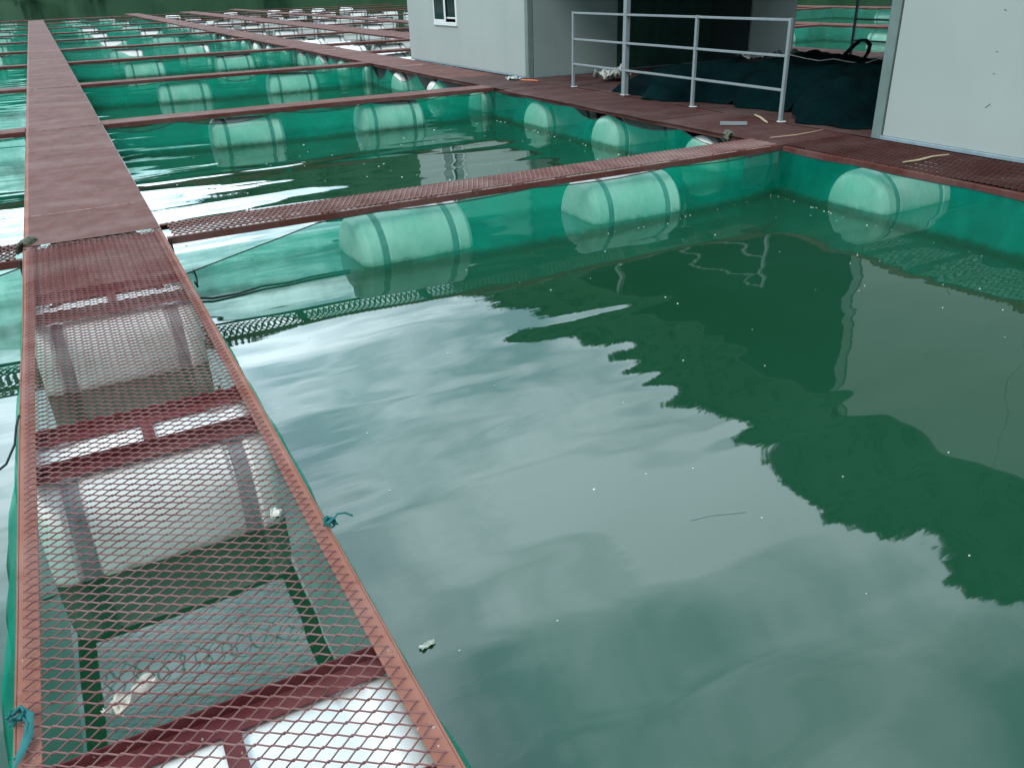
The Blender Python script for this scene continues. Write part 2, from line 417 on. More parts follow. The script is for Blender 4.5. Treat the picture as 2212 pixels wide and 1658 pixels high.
# float barrels: one of each kind, then copies
PROF = [(-.5,.001),(-.5,.285),(-.493,.300),(-.452,.341),(-.442,.347),(-.353,.349),(-.348,.340),(-.282,.340),(-.277,.349),(-.1,.351),(0,.351)]
PROF = PROF+[(-x, rr) for (x, rr) in PROF[-2::-1]]
def make_float(loc, rot, label, group):
    e = empty('float_barrel', loc, label, 'float', group, rot)
    MB().lathe_x(PROF).build('body', M['float'], e, smooth=26)
    for s in (-1, 1):
        xs = s*.315
        MB().lathe_x([(xs-.027,.3385),(xs-.027,.3425),(xs+.027,.3425),(xs+.027,.3385)], 28).build('strap', M['strap'], e, smooth=40)
    return e
_fl = [None]; frnd = random.Random(11)
def put_float(x, y, along, label, group, z=-.425, sx=1.0):
    o = put_float_(x, y, along, label, group, z); o.scale = (sx, 1, 1); return o
def put_float_(x, y, along, label, group, z):
    rot = (frnd.uniform(0, 6.28), frnd.uniform(-.035, .035), (0 if along == 'x' else math.pi/2)+frnd.uniform(-.05, .05))
    loc = (x, y, z+frnd.uniform(-.03, .006))
    if _fl[0] is None: _fl[0] = make_float(loc, rot, label, group); return _fl[0]
    return copy_thing(_fl[0], loc, rot, label, group)

# rows of cross beams: measured front edges
BY = [6.30, 12.72, 18.77, 25.30, 31.55, 38.2, 45.2, 52.8, 61.0, 69.6]
XL, XR, X2A, X2B = -.45, .472, 6.38, 7.39
BW = .47

# ------------------------------------------------------------------ main walkway: mesh section in front, plated section beyond
t = empty('mesh_walkway', (0, 3, 0), 'red walkway of open expanded metal mesh in the foreground', 'walkway')
PX = lambda e, b: b  # parts are built in world space, then moved under the empty
def under(e, *objs):
    for o in objs: o.location = Vector(o.location)-Vector(e.location); o.parent = e
Y0 = -.9
under(t, bevel(angle_bar('y', Y0, 6.58, XL, +1, .05, .062, .006, 1, -.006).build('side_rail', M['rail']), .0015),
         bevel(angle_bar('y', Y0, 6.58, XR, -1, .05, .058, .006, 2, -.006).build('side_rail', M['rail']), .0015),
         expanded(XL+.021, XR-.018, Y0, 6.60, .001, seed=1).build('mesh_grating', M['mesh']))
for (ya, yb) in ((1.27, 1.70), (3.24, 3.55), (5.10, 5.47)):
    for q, y in enumerate((ya, yb)):
        tw = .0 if y > 2 else (.06 if q else -.02)
        mb = MB(); mb.box(XL+.008, XR-.008, y-.075, y-.006, -.058, -.052); mb.box(XL+.008, XR-.008, y-.0055, y, -.058, -.0125)
        o = mb.build('cross_angle', M['angle']); under(t, bevel(o, .0015))
    o = MB().box(-.005, .042, ya+.002, yb-.077, -.0515, -.046).build('tie_strip', M['angle']); under(t, o)
o = MB().wbox('x', XL+.008, XR-.008, 6, 5.485, 6.66, -.040, -.034, .004, 3).build('under_plate', M['plate']); under(t, o)
def flat_float(y, label):
    e = empty('float_barrel', (.01, y, -.41), label, 'float', 'floats under the mesh walkway')
    def ring(x, k, n=36):
        out = []
        for q in range(n):
            a = 2*math.pi*q/n; c, s_ = math.cos(a), math.sin(a); pw = 3.2
            rr = (abs(c)**pw+abs(s_)**pw)**(-1/pw) if s_ > 0 else (abs(c)**2.3+abs(s_)**2.3)**(-1/2.3)
            out.append((x, rr*c*.335*k, rr*s_*.345*k))
        return out
    mb = MB(); prof = [(-.445, .01), (-.445, .88), (-.435, .93), (-.405, .985), (-.36, 1), (-.345, .97), (-.275, .97), (-.26, 1), (0, 1.005), (.26, 1), (.275, .97), (.345, .97), (.36, 1), (.405, .985), (.435, .93), (.445, .88), (.445, .01)]
    vs = [p for (x, k) in prof for p in ring(x, k)]; fs = []
    for i in range(len(prof)-1):
        for q in range(36): fs.append((36*i+q, 36*i+(q+1) % 36, 36*i+36+(q+1) % 36, 36*i+36+q))
    mb.add(vs, fs).build('body', M['float'], e, smooth=35)
    for s_ in (-1, 1):       # the straps pass round the sides and belly only
        mb = MB(); A = [ring(s_*.31-.03, .985), ring(s_*.31+.03, .985)]; idx = [q % 36 for q in range(12, 12+31)]
        vs = [A[0][q] for q in idx]+[A[1][q] for q in idx]; n = len(idx)
        mb.add(vs, [(q, q+1, n+q+1, n+q) for q in range(n-1)]).build('strap', M['strap'], e, smooth=60)
for y, lb in ((1.50, 'flat-topped white float under the open mesh walkway, nearest the camera'), (3.37, 'flat-topped white float under the mesh walkway, second from the camera'), (5.26, 'flat-topped white float under the far end of the mesh walkway')):
    flat_float(y, lb)

t = empty('plated_walkway', (0, 38, 0), 'long straight red-brown plated walkway leading away on the left', 'walkway')
under(t, bevel(angle_bar('y', 6.60, 70.2, XL, +1, .05, .06, .006, 3, -.004, n=80).build('side_rail', M['rail']), .0015),
         bevel(angle_bar('y', 6.60, 70.2, XR, -1, .05, .05, .006, 4, -.001, n=80).build('side_rail', M['paleedge']), .0015))  # right rail pale: the lit plate edge is put into its colour
y = 6.62; k = 0
lens = [.98, 2.9, 2.25, 3.0, 2.9, 3.05, 2.9]
while y < 70:
    ln = lens[k] if k < len(lens) else 3.0
    y1 = min(y+ln, 70.2)
    o = plate(XL+.035, XR-.006, y, y1-.003, .004+.0008*(k % 2), M['plate'], None, seed=k*1.7); under(t, o)
    y = y1; k += 1

for ya in (7.60, 12.70):
    g = MB().wbox('x', XL+.05, XR-.05, 40, ya-.005, ya+.004, .0045, .0078, .006, ya)
    under(t, g.build('weld_seam', M['seam']))

# ------------------------------------------------------------------ walkway beside the cabins
t = empty('cabin_mesh_walkway', (6.9, 3, 0), 'rusty mesh walkway below the nearer cabin wall', 'walkway')
under(t, bevel(angle_bar('y', -.5, 6.28, X2A, +1, .052, .06, .006, 5, -.004).build('side_rail', M['beam']), .0015),
         bevel(angle_bar('y', -.5, 6.28, X2B-.03, -1, .05, .06, .006, 6, -.004).build('side_rail', M['beam']), .0015),
         expanded(X2A+.02, X2B-.05, -.5, 6.29, .003, LW=.13, SW=.052, wd=.006, th=.009, sag=.014, seed=4).build('mesh_grating', M['darkplate']))
for y in (1.0, 3.05, 3.4, 4.6, 5.1, 5.6, 6.0):
    o = MB().box(X2A+.008, X2B-.04, y, y+.05, -.05, -.012).build('cross_angle', M['angle']); under(t, o)
t = empty('cabin_plated_walkway', (6.9, 35, 0), 'wide red-brown plated walkway running past the cabin and porch', 'walkway')
under(t, bevel(angle_bar('y', 6.3, 78, X2A+.012, +1, .05, .06, .006, 7, -.006, n=90).build('side_rail', M['beam']), .0015),
         bevel(angle_bar('y', 6.3, 78, X2B, -1, .05, .06, .006, 8, -.006, n=90).build('side_rail', M['beam']), .0015))
y = 6.3; k = 0
while y < 77.5:
    y1 = min(y+(2.05 if y < 13 else 3.1), 78)
    o = plate(X2A-.02, X2B-.004, y, y1-.01, .004+.003*(k % 2), M['darkplate'] if y < 14 else M['plate'], None, edge=.028 if 7 < y < 12 else .008, seed=50+k*1.9); under(t, o)
    y = y1; k += 1
ys2 = [5.36, 7.62, 9.6, 11.55]+[13.6+1.95*i for i in range(14)]
for i, y in enumerate(ys2):
    put_float(6.93, y, 'x', 'white float barrel lying crosswise under the cabin walkway, %s from the front' % ORD[i], 'floats under the cabin walkway', z=-.432)

# ------------------------------------------------------------------ cross beams of the cage rows
def cross_beam(x0, x1, y, label, group, mesh=False, bw=BW, mat='beam'):
    e = empty('cross_beam', ((x0+x1)/2, y, 0), label, 'beam', group)
    sd = y*1.3+x0
    a = bevel(angle_bar('x', x0+.004, x1-.004, y, +1, .05, .05, .006, sd).build('side_rail', M[mat]), .0015)
    b = bevel(angle_bar('x', x0+.004, x1-.004, y+bw, -1, .05, .05, .006, sd+.6).build('side_rail', M[mat]), .0015)
    if mesh:
        c = expanded(x0+.05, x1-.02, y+.016, y+bw-.012, .007, LW=.10, SW=.048, axis='y', wd=.009, th=.010, sag=.006, seed=sd).build('mesh_grating', M['beammesh'])
        d = [MB().box(x, x+.05, y+.0065, y+bw-.0065, -.05, -.012).build('cross_angle', M['angle']) for x in (x0+.9, x0+2.0, x0+3.1, x0+4.2, x0+5.2) if x < x1-.1]
        g = MB()  # pale strip added to paint the highlight along the worn front edge
        for q in range(14):
            xa = x0+.03+(x1-x0-.06)*q/14; xb = xa+(x1-x0)/14*frnd.uniform(.6, .98)
            g.wbox('x', xa, xb, 2, y+.002, y+.010, .0015, .006, .003, q)
        under(e, a, b, c, g.build('edge_highlight', M['paleedge']), *d)
    else:
        c = MB().wbox('x', x0+.004, x1-.004, 14, y+.012, y+bw-.012, .003, .008, .007, sd).build('top_plate', M['plate'])
        under(e, a, b, c)
    return e
for i, y in enumerate(BY):
    cross_beam(XR, X2A, y, '%s cross beam from the front, right of the long walkway%s' % (ORD[i], ', topped with mesh' if i == 0 else ''), 'cross beams right of the long walkway', mesh=(i == 0))
    cross_beam(XL-5.9, XL, y, '%s cross beam from the front, at the left picture edge' % ORD[i], 'cross beams left of the long walkway', mesh=(i == 0))
    for q, x in enumerate((2.37, 4.60)):
        put_float(x+(.0 if i < 3 else frnd.uniform(-.15, .15)), y+.24, 'x', 'white float barrel, %s of the pair under the %s cross beam' % (('left', 'right')[q], ORD[i]), 'floats under the cross beams')
    if i > 3:
        put_float(XL-1.2, y+.24, 'x', 'white float barrel at the left edge under the %s cross beam' % ORD[i], 'floats at the left edge')
cross_beam(XL-8, X2A+20, 70.9, 'outermost dark beam closing the far end of the farm', None)
for i, x in enumerate((9, 13.2, 16.5, 18.2, 20, 22.3)):
    put_float(x, 70.5, 'x', 'white float barrel on the far edge of the farm, %s from the left' % ORD[i], 'floats on the far edge')

# farther walkways and bare float rows behind the cabin
def far_walkway(x0, x1, y0, y1, label):
    e = empty('walkway', ((x0+x1)/2, (y0+y1)/2, 0), label, 'walkway', 'plated walkways behind the cabins')
    o = plate(x0, x1, y0, y1, .004, M['plate'], None, edge=.03, seed=x0); under(e, o)
    under(e, angle_bar('y', y0, y1, x0+.02, +1, .05, .06, .006, x0, -.006, n=40).build('side_rail', M['beam']))
    under(e, angle_bar('y', y0, y1, x1-.02, -1, .05, .06, .006, x1, -.006, n=40).build('side_rail', M['beam']))
far_walkway(10.25, 11.55, 19.4, 76, 'brown walkway behind the left cabin, nearest of those beyond the floats')
far_walkway(14.4, 15.3, 5.5, 78, 'narrow brown walkway along the back of the porch deck')
far_walkway(21.8, 22.7, 7, 29, 'red walkway seen through the porch, nearer of two')
far_walkway(31.8, 33.0, 8, 38, 'red walkway seen through the porch, farther of two')
k = 0
for i, y in enumerate([22.0]+[b+.6 for b in BY[3:8]]+[57.5, 64]):
    cross_beam(X2B+.01, 10.24, y, 'thin cross beam over bare white floats behind the cabin, %s from the front' % ORD[i], 'beams over bare floats')
    for q, x in enumerate((8.15, 9.5)):
        put_float(x, y+.3, 'x', 'bare white float, %s one under the %s thin beam behind the cabin' % (('left', 'right')[q], ORD[i]), 'bare floats behind the cabin')
    if i > 1:
        cross_beam(11.56, 14.39, y+.3, 'thin cross beam beyond the brown walkway behind the cabin, %s from the front' % ORD[i-2], 'beams beyond the brown walkway')
        for q, x in enumerate((12.4, 13.6)):
            put_float(x, y+.6, 'x', 'bare white float, %s one under the %s beam beyond the brown walkway' % (('left', 'right')[q], ORD[i-2]), 'bare floats beyond the brown walkway')
    if i > 3:
        cross_beam(15.31, 26, y+.9, 'thin cross beam at the far right behind the cabin, %s from the front' % ORD[i-4], 'beams at the far right')
        for q, x in enumerate((17.0, 19.2, 21.6)):
            put_float(x, y+1.2, 'x', 'bare white float, %s along the %s far-right beam' % (ORD[q], ORD[i-4]), 'bare floats at the far right')
for i, y in enumerate((20.6+.0, 22.9, 24.9, 27.2, 29.2)):
    put_float(8.1+.35*(i % 2), y+.9 if i else 20.9, 'x', 'bare white float between cabin walkway and brown walkway, %s from the cabin' % ORD[i], 'bare floats between the walkways')
cross_beam(15.31, 21.79, 20.3, 'red cross beam closing the cage seen through the porch', None)
cross_beam(15.31, 31.79, 29.2, 'red cross beam far beyond the porch opening', None)
for i, (x, y, ax) in enumerate(((17.2, 20.6, 'x'), (20.2, 20.6, 'x'), (22.25, 18.2, 'y'), (22.25, 16.3, 'y'), (24.5, 29.5, 'x'), (28.5, 29.5, 'x'), (32.4, 26.6, 'y'), (32.4, 24, 'y'))):
    put_float(x, y, ax, 'white float behind green net beyond the porch, %s' % ('first','second','third','fourth','fifth','sixth','seventh','eighth')[i]+(' along the nearer beam and walkway' if i < 4 else ' counting on to the farther ones'), 'floats beyond the porch')

# ------------------------------------------------------------------ nets hung in the cages
def net_pen(x0, x1, y0, y1, label, group, seed, bulge=(.12, .12, .12, .12), tops=None, res=1.0, sag=.05, rope=None):
    """bag net: four walls from the frame edge down into the water. walls: far, right, near, left"""
    rn = random.Random(seed); e = empty('cage_net', ((x0+x1)/2, (y0+y1)/2, 0), label, 'net', group); mb = MB(); rp = MB()
    walls = [((x0,y1),(x1,y1),(0,-1)), ((x1,y1),(x1,y0),(-1,0)), ((x1,y0),(x0,y0),(0,1)), ((x0,y0),(x0,y1),(1,0))]
    for wi, (A, B, nrm) in enumerate(walls):
        ln = math.hypot(B[0]-A[0], B[1]-A[1]); n = max(8, int(ln*14*res))
        ties = [0]; 
        while ties[-1] < ln-.9: ties.append(ties[-1]+rn.uniform(.8, 1.7))
        ties[-1] = ln; sg = [rn.uniform(.2, 1.8)*sag*(1.0 if wi == 1 and seed == 21 else 1.6 if wi == 1 and seed in (22, 23) else 1) for _ in ties]
        ts = [0, .12, .3, .5, .7, .85, 1.0, 1.15, 1.6]
        b0 = len(mb.v); top = []
        for i in range(n+1):
            s = i/n; d = s*ln; X = A[0]+(B[0]-A[0])*s; Y = A[1]+(B[1]-A[1])*s
            q = max(j for j in range(len(ties)) if ties[j] <= d+1e-6); q = min(q, len(ties)-2)
            lo, hi = ties[q], ties[q+1]; z0 = -.045-sg[q]*math.sin(math.pi*(d-lo)/(hi-lo))**1.0 if hi > lo else -.045
            if tops and wi in tops: z0 = tops[wi](d, ln, z0)
            for ti in ts:
                z = z0+(-.45-z0)*min(ti, 1) - max(0, ti-1)*.6
                bl = bulge[wi]*(math.sin(math.pi*s)**.7 if 0 < s < 1 else 0)
                tt = min(ti, 1.0)
                off = .012+.03*tt+bl*(tt**.8)
                if seed == 20 and wi == 3: off += .10*tt*max(0, 1-s*2.6)
                off += (.026*mnoise.noise(Vector((X*4.5+z*2, Y*4.5+z*2, seed+7)))+.030*mnoise.noise(Vector((X*2.3, Y*2.3, seed+z*.9)))+.012*mnoise.noise(Vector((X*7, Y*7, seed+z*1.5))))*min(1, .25+tt)*min(1, 8*s, 8*(1-s))
                P = (X+nrm[0]*off, Y+nrm[1]*off, z); mb.v.append(P)
                if ti == 0: top.append((P[0], P[1], P[2]+.002))
        m = len(ts)
        for i in range(n):
            for j in range(m-1):
                k = b0+i*m+j; mb.f.append((k, k+m, k+m+1, k+1))
        if rope and wi in rope: rp.tube(top, .005, 5)
    o = mb.build('net_wall', M['hazenet' if y0 > 24 or x0 > 14 else 'net'], smooth=180); under(e, o)
    if rope:
        for (cx, cy, sx, sy) in ((x0,y1,1,-1), (x1,y1,-1,-1)):
            rp.tube([(cx+sx*.02, cy+sy*.02, 0.0), (cx+sx*.025, cy+sy*.025, -.2), (cx+sx*.05, cy+sy*.05, -.6)], .008, 6)
        under(e, rp.build('head_rope', M['rope']))
    return e
ys = [(-.4, BY[0])]+[(BY[i]+BW, BY[i+1]) for i in range(len(BY)-1)]
def top_front_far(d, ln, z0):          # peeled corner at the left end
    return min(z0, -.30+(.28)*min(1, d/1.28)) if d < 1.28 else z0
def top_row1_near(d, ln, z0):          # slack on the near side
    x = ln-d
    return min(z0, -.255+.08*max(0, x-1.7)) if x < 2.6 else z0
for i, (a, b) in enumerate(ys):
    bl = (.32, .14, .1, .08) if i == 0 else (.17, .10, .10, .06)
    tops = {0: top_front_far} if i == 0 else ({2: top_row1_near} if i == 1 else None)
    net_pen(XR, X2A, a, b, 'teal green net lining the %s cage right of the long walkway' % ORD[i], 'nets right of the long walkway', 20+i, bl, tops, 1.0 if i < 3 else .5, .018 if i == 0 else (.06 if i < 2 else (.09 if i < 4 else .17)), (0, 1) if i < 4 else None)
    net_pen(XL-5.9, XL, a, b, 'teal green net lining the %s cage at the left picture edge' % ORD[i], 'nets left of the long walkway', 60+i, (.2, .06 if i else .10, .1, .1), None, .6, .06, (0,) if i < 3 else None)
net_pen(15.32, 21.78, 8, 20.28, 'bright teal net in the cage just beyond the porch deck', None, 91, res=.5, sag=.03)
net_pen(15.32, 21.78, 20.8, 29.18, 'teal net in the cage behind the first red cross beam beyond the porch', None, 92, res=.5, sag=.03)
net_pen(22.72, 31.78, 8, 29.18, 'teal net in the farthest cage seen through the porch', None, 93, res=.5, sag=.03)

# ------------------------------------------------------------------ cabins and porch
def cabin_panels(e, axis, c, spans, z0, z1, mat, th=.05, outward=-1, name='wall_panel'):
    for (a, b) in spans:
        mb = MB()
        if axis == 'y': mb.box(min(c, c-outward*th), max(c, c-outward*th), a+.002, b-.002, z0, z1)
        else: mb.box(a+.002, b-.002, min(c, c-outward*th), max(c, c-outward*th), z0, z1)
        under(e, bevel(mb.build(name, M[mat]), .003))
ZT = 2.08
e = empty('cabin', (10.5, 16.3, 0), 'grey panel cabin with a small white-framed window, at the left of the porch', 'cabin')
xw, ysd, yb, xe = 7.45, 13.50, 19.08, 13.7
wy0, wy1, wz0, wz1 = 16.40, 17.56, .765, 1.72
cabin_panels(e, 'y', xw, [(ysd+.11, 14.36), (14.36, 15.3), (15.3, wy0)], .035, ZT, 'panel')
cabin_panels(e, 'y', xw, [(wy0, wy1)], .035, wz0, 'panel'); cabin_panels(e, 'y', xw, [(wy0, wy1)], wz1, ZT, 'panel')
cabin_panels(e, 'y', xw, [(wy1, yb)], .035, ZT, 'panel')
cabin_panels(e, 'x', ysd, [(xw+.11, 8.07), (8.07, 9.25), (9.25, 10.4), (10.4, 11.44)], .035, ZT, 'shadedpanel')
cabin_panels(e, 'x', ysd, [(12.52, xe)], .035, ZT, 'panel')
cabin_panels(e, 'x', yb, [(xw+.052, 10.5), (10.5, xe)], .035, ZT, 'panel', outward=1)
cabin_panels(e, 'y', xe, [(ysd+.06, 16.2), (16.2, yb-.06)], .035, ZT, 'panel', outward=1)
under(e, bevel(MB().box(xw-.004, xw+.10, ysd-.004, ysd+.108, .004, ZT).build('corner_post', M['post']), .004))
under(e, MB().box(xw-.012, xw+.06, ysd+.11, yb, .006, .034).build('base_channel', M['basechan']),
         MB().box(xw+.11, 11.44, ysd-.012, ysd+.06, .006, .034).build('base_channel', M['basechan']))
under(e, MB().box(xw, xe, ysd, yb, ZT+.002, ZT+.03).build('roof', M['darkroof']))
under(e, MB().box(xw+.06, xe-.06, 14.9, 14.95, .0, ZT).build('inner_wall', M['inner']), MB().box(xw+.055, xe-.055, ysd+.055, yb-.055, -.02, .0).build('floor', M['inner']))
fr = empty('window', (xw, (wy0+wy1)/2, 1.2), None, None); fr.parent = e; fr.location = Vector((xw, (wy0+wy1)/2, 1.2))-Vector(e.location)
def wbox(name, mat, x0, x1, y0, y1, z0, z1):
    o = MB().box(x0, x1, y0, y1, z0, z1).build(name, M[mat]); o.location = -Vector((xw, (wy0+wy1)/2, 1.2)); o.parent = fr
    if mat == 'frame': bevel(o, .004)
wbox('sill', 'frame', xw-.03, xw+.03, wy0+.002, wy1-.002, wz0+.003, wz0+.072)
wbox('frame', 'frame', xw-.018, xw+.03, wy0+.002, wy0+.062, wz0+.074, wz1-.05)
wbox('frame', 'frame', xw-.018, xw+.03, wy1-.045, wy1-.002, wz0+.074, wz1-.05)
wbox('frame', 'frame', xw-.018, xw+.03, wy0+.002, wy1-.002, wz1-.048, wz1-.003)
wbox('sash_frame', 'frame', xw-.028, xw-.0185, 16.92, 17.0, wz0+.074, wz1-.05)
wbox('sash_frame', 'frame', xw-.028, xw-.0185, 17.002, wy1-.046, wz0+.074, wz0+.115)
wbox('sash_frame', 'frame', xw-.008, xw+.004, wy0+.064, 16.918, wz0+.135, wz0+.165)
wbox('pane', 'glass', xw+.006, xw+.012, wy0+.064, 16.96, wz0+.168, wz1-.052)
wbox('pane', 'glass', xw-.0175, xw-.012, 17.002, wy1-.046, wz0+.118, wz1-.052)
dr = MB().box(11.46, 12.50, ysd+.03, ysd+.055, .03, ZT-.15).build('doorway_dark', M['inner']); under(e, dr)  # dark slab fills the open doorway, painting its unlit inside

e = empty('cabin', (10.3, 0, 0), 'large plain grey panel cabin at the right edge', 'cabin')
xw2, yn = 7.37, 6.02
SCUFF = [(4.865, 1.228, .012, .3), (4.86, .896, .008, .1), (4.846, .714, .008, 0), (4.838, .444, .028, 2.4)]
cabin_panels(e, 'y', xw2, [(4.02, 5.90), (3.0, 4.02), (1.95, 3.0), (.9, 1.95), (-2, .9)], .045, 2.06, 'panel')
cabin_panels(e, 'x', yn, [(xw2+.12, 9), (9, 11), (11, 13.4)], .045, 2.06, 'panel', outward=1)
cabin_panels(e, 'y', 13.4, [(-2, yn-.06)], .045, 2.06, 'panel', outward=1)
under(e, bevel(MB().box(xw2-.012, xw2+.09, 5.917, yn+.012, .004, 2.06).build('corner_post', M['post']), .006))
under(e, bevel(MB().box(xw2-.022, xw2+.05, -2, 5.915, .008, .043).build('base_channel', M['basechan']), .004))
under(e, MB().box(xw2, 13.4, -2, yn, 2.063, 2.09).build('roof', M['darkroof']))

for (y, z, l, a) in SCUFF: under(e, MB().tube([(xw2-.0012, y-l*math.cos(a), z-l*math.sin(a)), (xw2-.0012, y+l*math.cos(a), z+l*math.sin(a))], .0028, 6).build('scuff_mark', M['inner']))
o = plate(X2B+.004, 14.38, 6.03, 13.49, .002, M['porch'], None, name='porch_deck', seed=77); tag(o, 'dark brown plated deck under the porch between the cabins', 'deck')
e = empty('porch_canopy', (7.42, 10.53, 0), 'porch roof on a tall pale steel column in the railing line', 'canopy')
under(e, bevel(MB().box(7.385, 7.46, 10.495, 10.57, .012, 2.125).build('column', M['galv']), .004),
         MB().box(7.37, 7.475, 10.48, 10.585, .008, .0118).build('base_plate', M['white']),
         MB().box(7.36, 14.2, 6.04, 13.48, 2.128, 2.16).build('roof_sheet', M['darkroof']))

def railing(pts_y, x, label, zs=(1.09, .717, .352), ends='x', mat='galv', base=True):
    e = empty('railing', (x, sum(pts_y)/len(pts_y), 0), label, 'railing')
    for y in pts_y:
        under(e, bevel(MB().box(x-.02, x+.02, y-.02, y+.02, .010, zs[0]+.02).build('post', M[mat]), .003))
        if base: under(e, MB().tube([(x+.01, y-.01, .007), (x+.01, y-.01, .0105)], .055, 9).build('base_spot', M['white']))
    a, b = min(pts_y)+.021, max(pts_y)-.021
    for z in zs:
        mb = MB()
        segs = sorted(pts_y)
        for p, q in zip(segs, segs[1:]): mb.wbox('y', p+.021, q-.021, 4, x-.014, x+.014, z-.014, z+.014, .004, z)
        under(e, bevel(mb.build('rail', M[mat]), .003))
railing([11.93, 8.96, 7.36], 7.40, 'pale grey three-bar steel railing at the front of the porch')
railing([11.9, 8.9, 6.2], 13.6, 'dark thin railing on the far side of the porch deck', mat='galvdark', base=False)

vs = []; fs = []  # wavy dark green sheet in front of part of the porch wall
for i in range(60):
    x = 9.28+2.15*i/59
    for j in range(9): vs.append((x, 13.452+.012*mnoise.noise(Vector((x*6, j*.25, 1)))-.004*j/8, ZT-.06-(ZT-.10)*j/8))
for i in range(59):
    for j in range(8): k = i*9+j; fs.append((k, k+1, k+10, k+9))
o = MB().add(vs, fs).build('green_sheet', M['shade'], smooth=180); tag(o, 'dark green sheet hanging on the porch wall beside the doorway', 'shade cloth')
# heap of netting behind the railing
def heap_h(x, y):
    b = (y-6.5)/5.1; xl = 7.66+.25*math.sin(y*1.7)+.10*math.sin(y*5)+.04*math.sin(y*13)+.9*max(0, abs(b-.5)-.33)**1.2
    def rise(d, wd): d = min(1, max(0, d/wd)); return 1-(1-d)**2.4
    k = rise(x-xl, .8)*rise(11.3-x, 1.3)*rise(y-6.5, .8)*rise(11.6-y, 1.6)
    base = .42-.02*max(0, y-8.5)**2-.02*max(0, x-9)
    n = .12*mnoise.fractal(Vector((x*1.1, y*1.1, 5)), 1, 2, 3)+.045*(.5-abs(mnoise.noise(Vector((x*3.1, y*2.3, 2)))))+.020*mnoise.noise(Vector((x*9, y*9, 2)))+.012*mnoise.noise(Vector((x*21, y*21, 4)))
    return max(0, (base+n)*k)
mb = MB(); nx, ny = 150, 200
for i in range(nx+1):
    for j in range(ny+1):
        a, b = i/nx, j/ny; a = .5-.5*math.cos(math.pi*a); b = .5-.5*math.cos(math.pi*b)
        y = 6.5+5.1*b; xl = 7.66+.25*math.sin(y*1.7)+.10*math.sin(y*5)+.04*math.sin(y*13)+.9*max(0, abs(b-.5)-.33)**1.2
        x = xl+(11.3-xl)*a; y += .18*math.sin(x*2.1)*(1-b)
        mb.v.append((x, y, .012+(heap_h(x, y) or 0)))
for i in range(nx):
    for j in range(ny):
        k = i*(ny+1)+j; mb.f.append((k, k+ny+1, k+ny+2, k+1))
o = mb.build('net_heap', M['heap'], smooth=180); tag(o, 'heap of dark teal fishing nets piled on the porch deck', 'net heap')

def crumple(name, cx, cy, cz, sx, sy, h, rot, mat, label, cat, seed=1, n=14, thick=.002):
    mb = MB()
    for i in range(n+1):
        for j in range(n+1):
            a, b = i/n-.5, j/n-.5
            rag = 1+(.12 if name == 'bent_sheet' else .35)*mnoise.noise(Vector((a*3+seed, b*3, 1)))
            z = h*max(0, .45+mnoise.fractal(Vector((a*4, b*4, seed)), 1, 2, 3))
            x, y = a*sx*rag, b*sy*rag
            mb.v.append((x*math.cos(rot)-y*math.sin(rot), x*math.sin(rot)+y*math.cos(rot), z))
    for i in range(n):
        for j in range(n):
            k = i*(n+1)+j; mb.f.append((k, k+n+1, k+n+2, k+1))
    o = mb.build(name, M[mat], smooth=50, loc=(cx, cy, cz)); m = o.modifiers.new('thickness', 'SOLIDIFY'); m.thickness = thick; m.offset = 1
    return tag(o, label, cat)
def hz(x, y): return (heap_h(x, y) or 0)+.014
crumple('plastic_sheet', 8.35, 12.2, .012, .55, .34, .22, .5, 'sheet', 'crumpled white sheet on the deck behind the tall column', 'sheet', 3)
crumple('plastic_sheet', 9.7, 10.05, .40, .75, .5, .10, .3, 'sheet', 'pale sheet draped on the back of the net heap below the doorway', 'sheet', 5)
def strip(pts, rad, mat, name, label, cat, flat=.35):
    o = MB().tube(pts, rad, 8, flat).build(name, M[mat], smooth=60); return tag(o, label, cat)
strip([(8.75+.12*k, 8.9-.14*k, hz(8.75+.12*k, 8.9-.14*k)+.02+.015*math.sin(k*2)) for k in range(9)], .018, 'sheet', 'plastic_strip', 'long shiny pale strip lying along the top of the net heap', 'strip')
strip([(9.0+.13*k, 7.35-.07*k, hz(9.0+.13*k, 7.35-.07*k)+.02) for k in range(6)], .022, 'sheet', 'plastic_strip', 'short pale strip on the net heap beside the large cabin', 'strip')
hx = lambda X, Y, Z: (X, Y, Z)
strip([hx(10.0, 8.98, .34), hx(10, 8.86, .48), hx(10, 8.73, .60), hx(10, 8.62, .685), hx(10, 8.52, .69), hx(10.02, 8.46, .63), hx(10.05, 8.50, .53), hx(10.08, 8.60, .42), hx(10.1, 8.68, .34)], .045, 'hose', 'hose', 'dark bent hose arching up from the net heap', 'hose', .45)

# small things on the deck
e = empty('aluminium_channel', (6.82, 7.50, .012), 'short grey aluminium channel lying on the walkway edge', 'metal bar', rot=(0, 0, R_(-39)))
bevel(MB().box(-.15, .15, -.032, .032, 0, .006).build('web', M['galv'], e), .001)
for s in (-1, 1): bevel(MB().box(-.15, .15, s*.0355-.003, s*.0355+.003, 0, .03).build('flange', M['galv'], e), .001)
strip([(7.46, 7.84, .022), (7.36, 7.64, .024), (7.25, 7.46, .021), (7.18, 7.34, .022)], [.013, .016, .015, .011], 'wood', 'wooden_stick', 'bare wooden stick lying by the end railing post', 'stick', .8)
strip([(6.55, 4.98, .022), (6.72, 4.95, .026), (6.95, 4.99, .024), (7.12, 4.95, .028)], [.008, .013, .012, .007], 'wood', 'wooden_stick', 'pale splintered stick on the mesh below the large cabin', 'stick', .7)
strip([(6.52, 6.60, .02), (6.8, 6.55, .022), (7.1, 6.58, .02), (7.3, 6.62, .02)], [.006, .008, .007, .004], 'wood', 'wooden_stick', 'thin pale lath across the walkway at the beam junction', 'stick', .7)
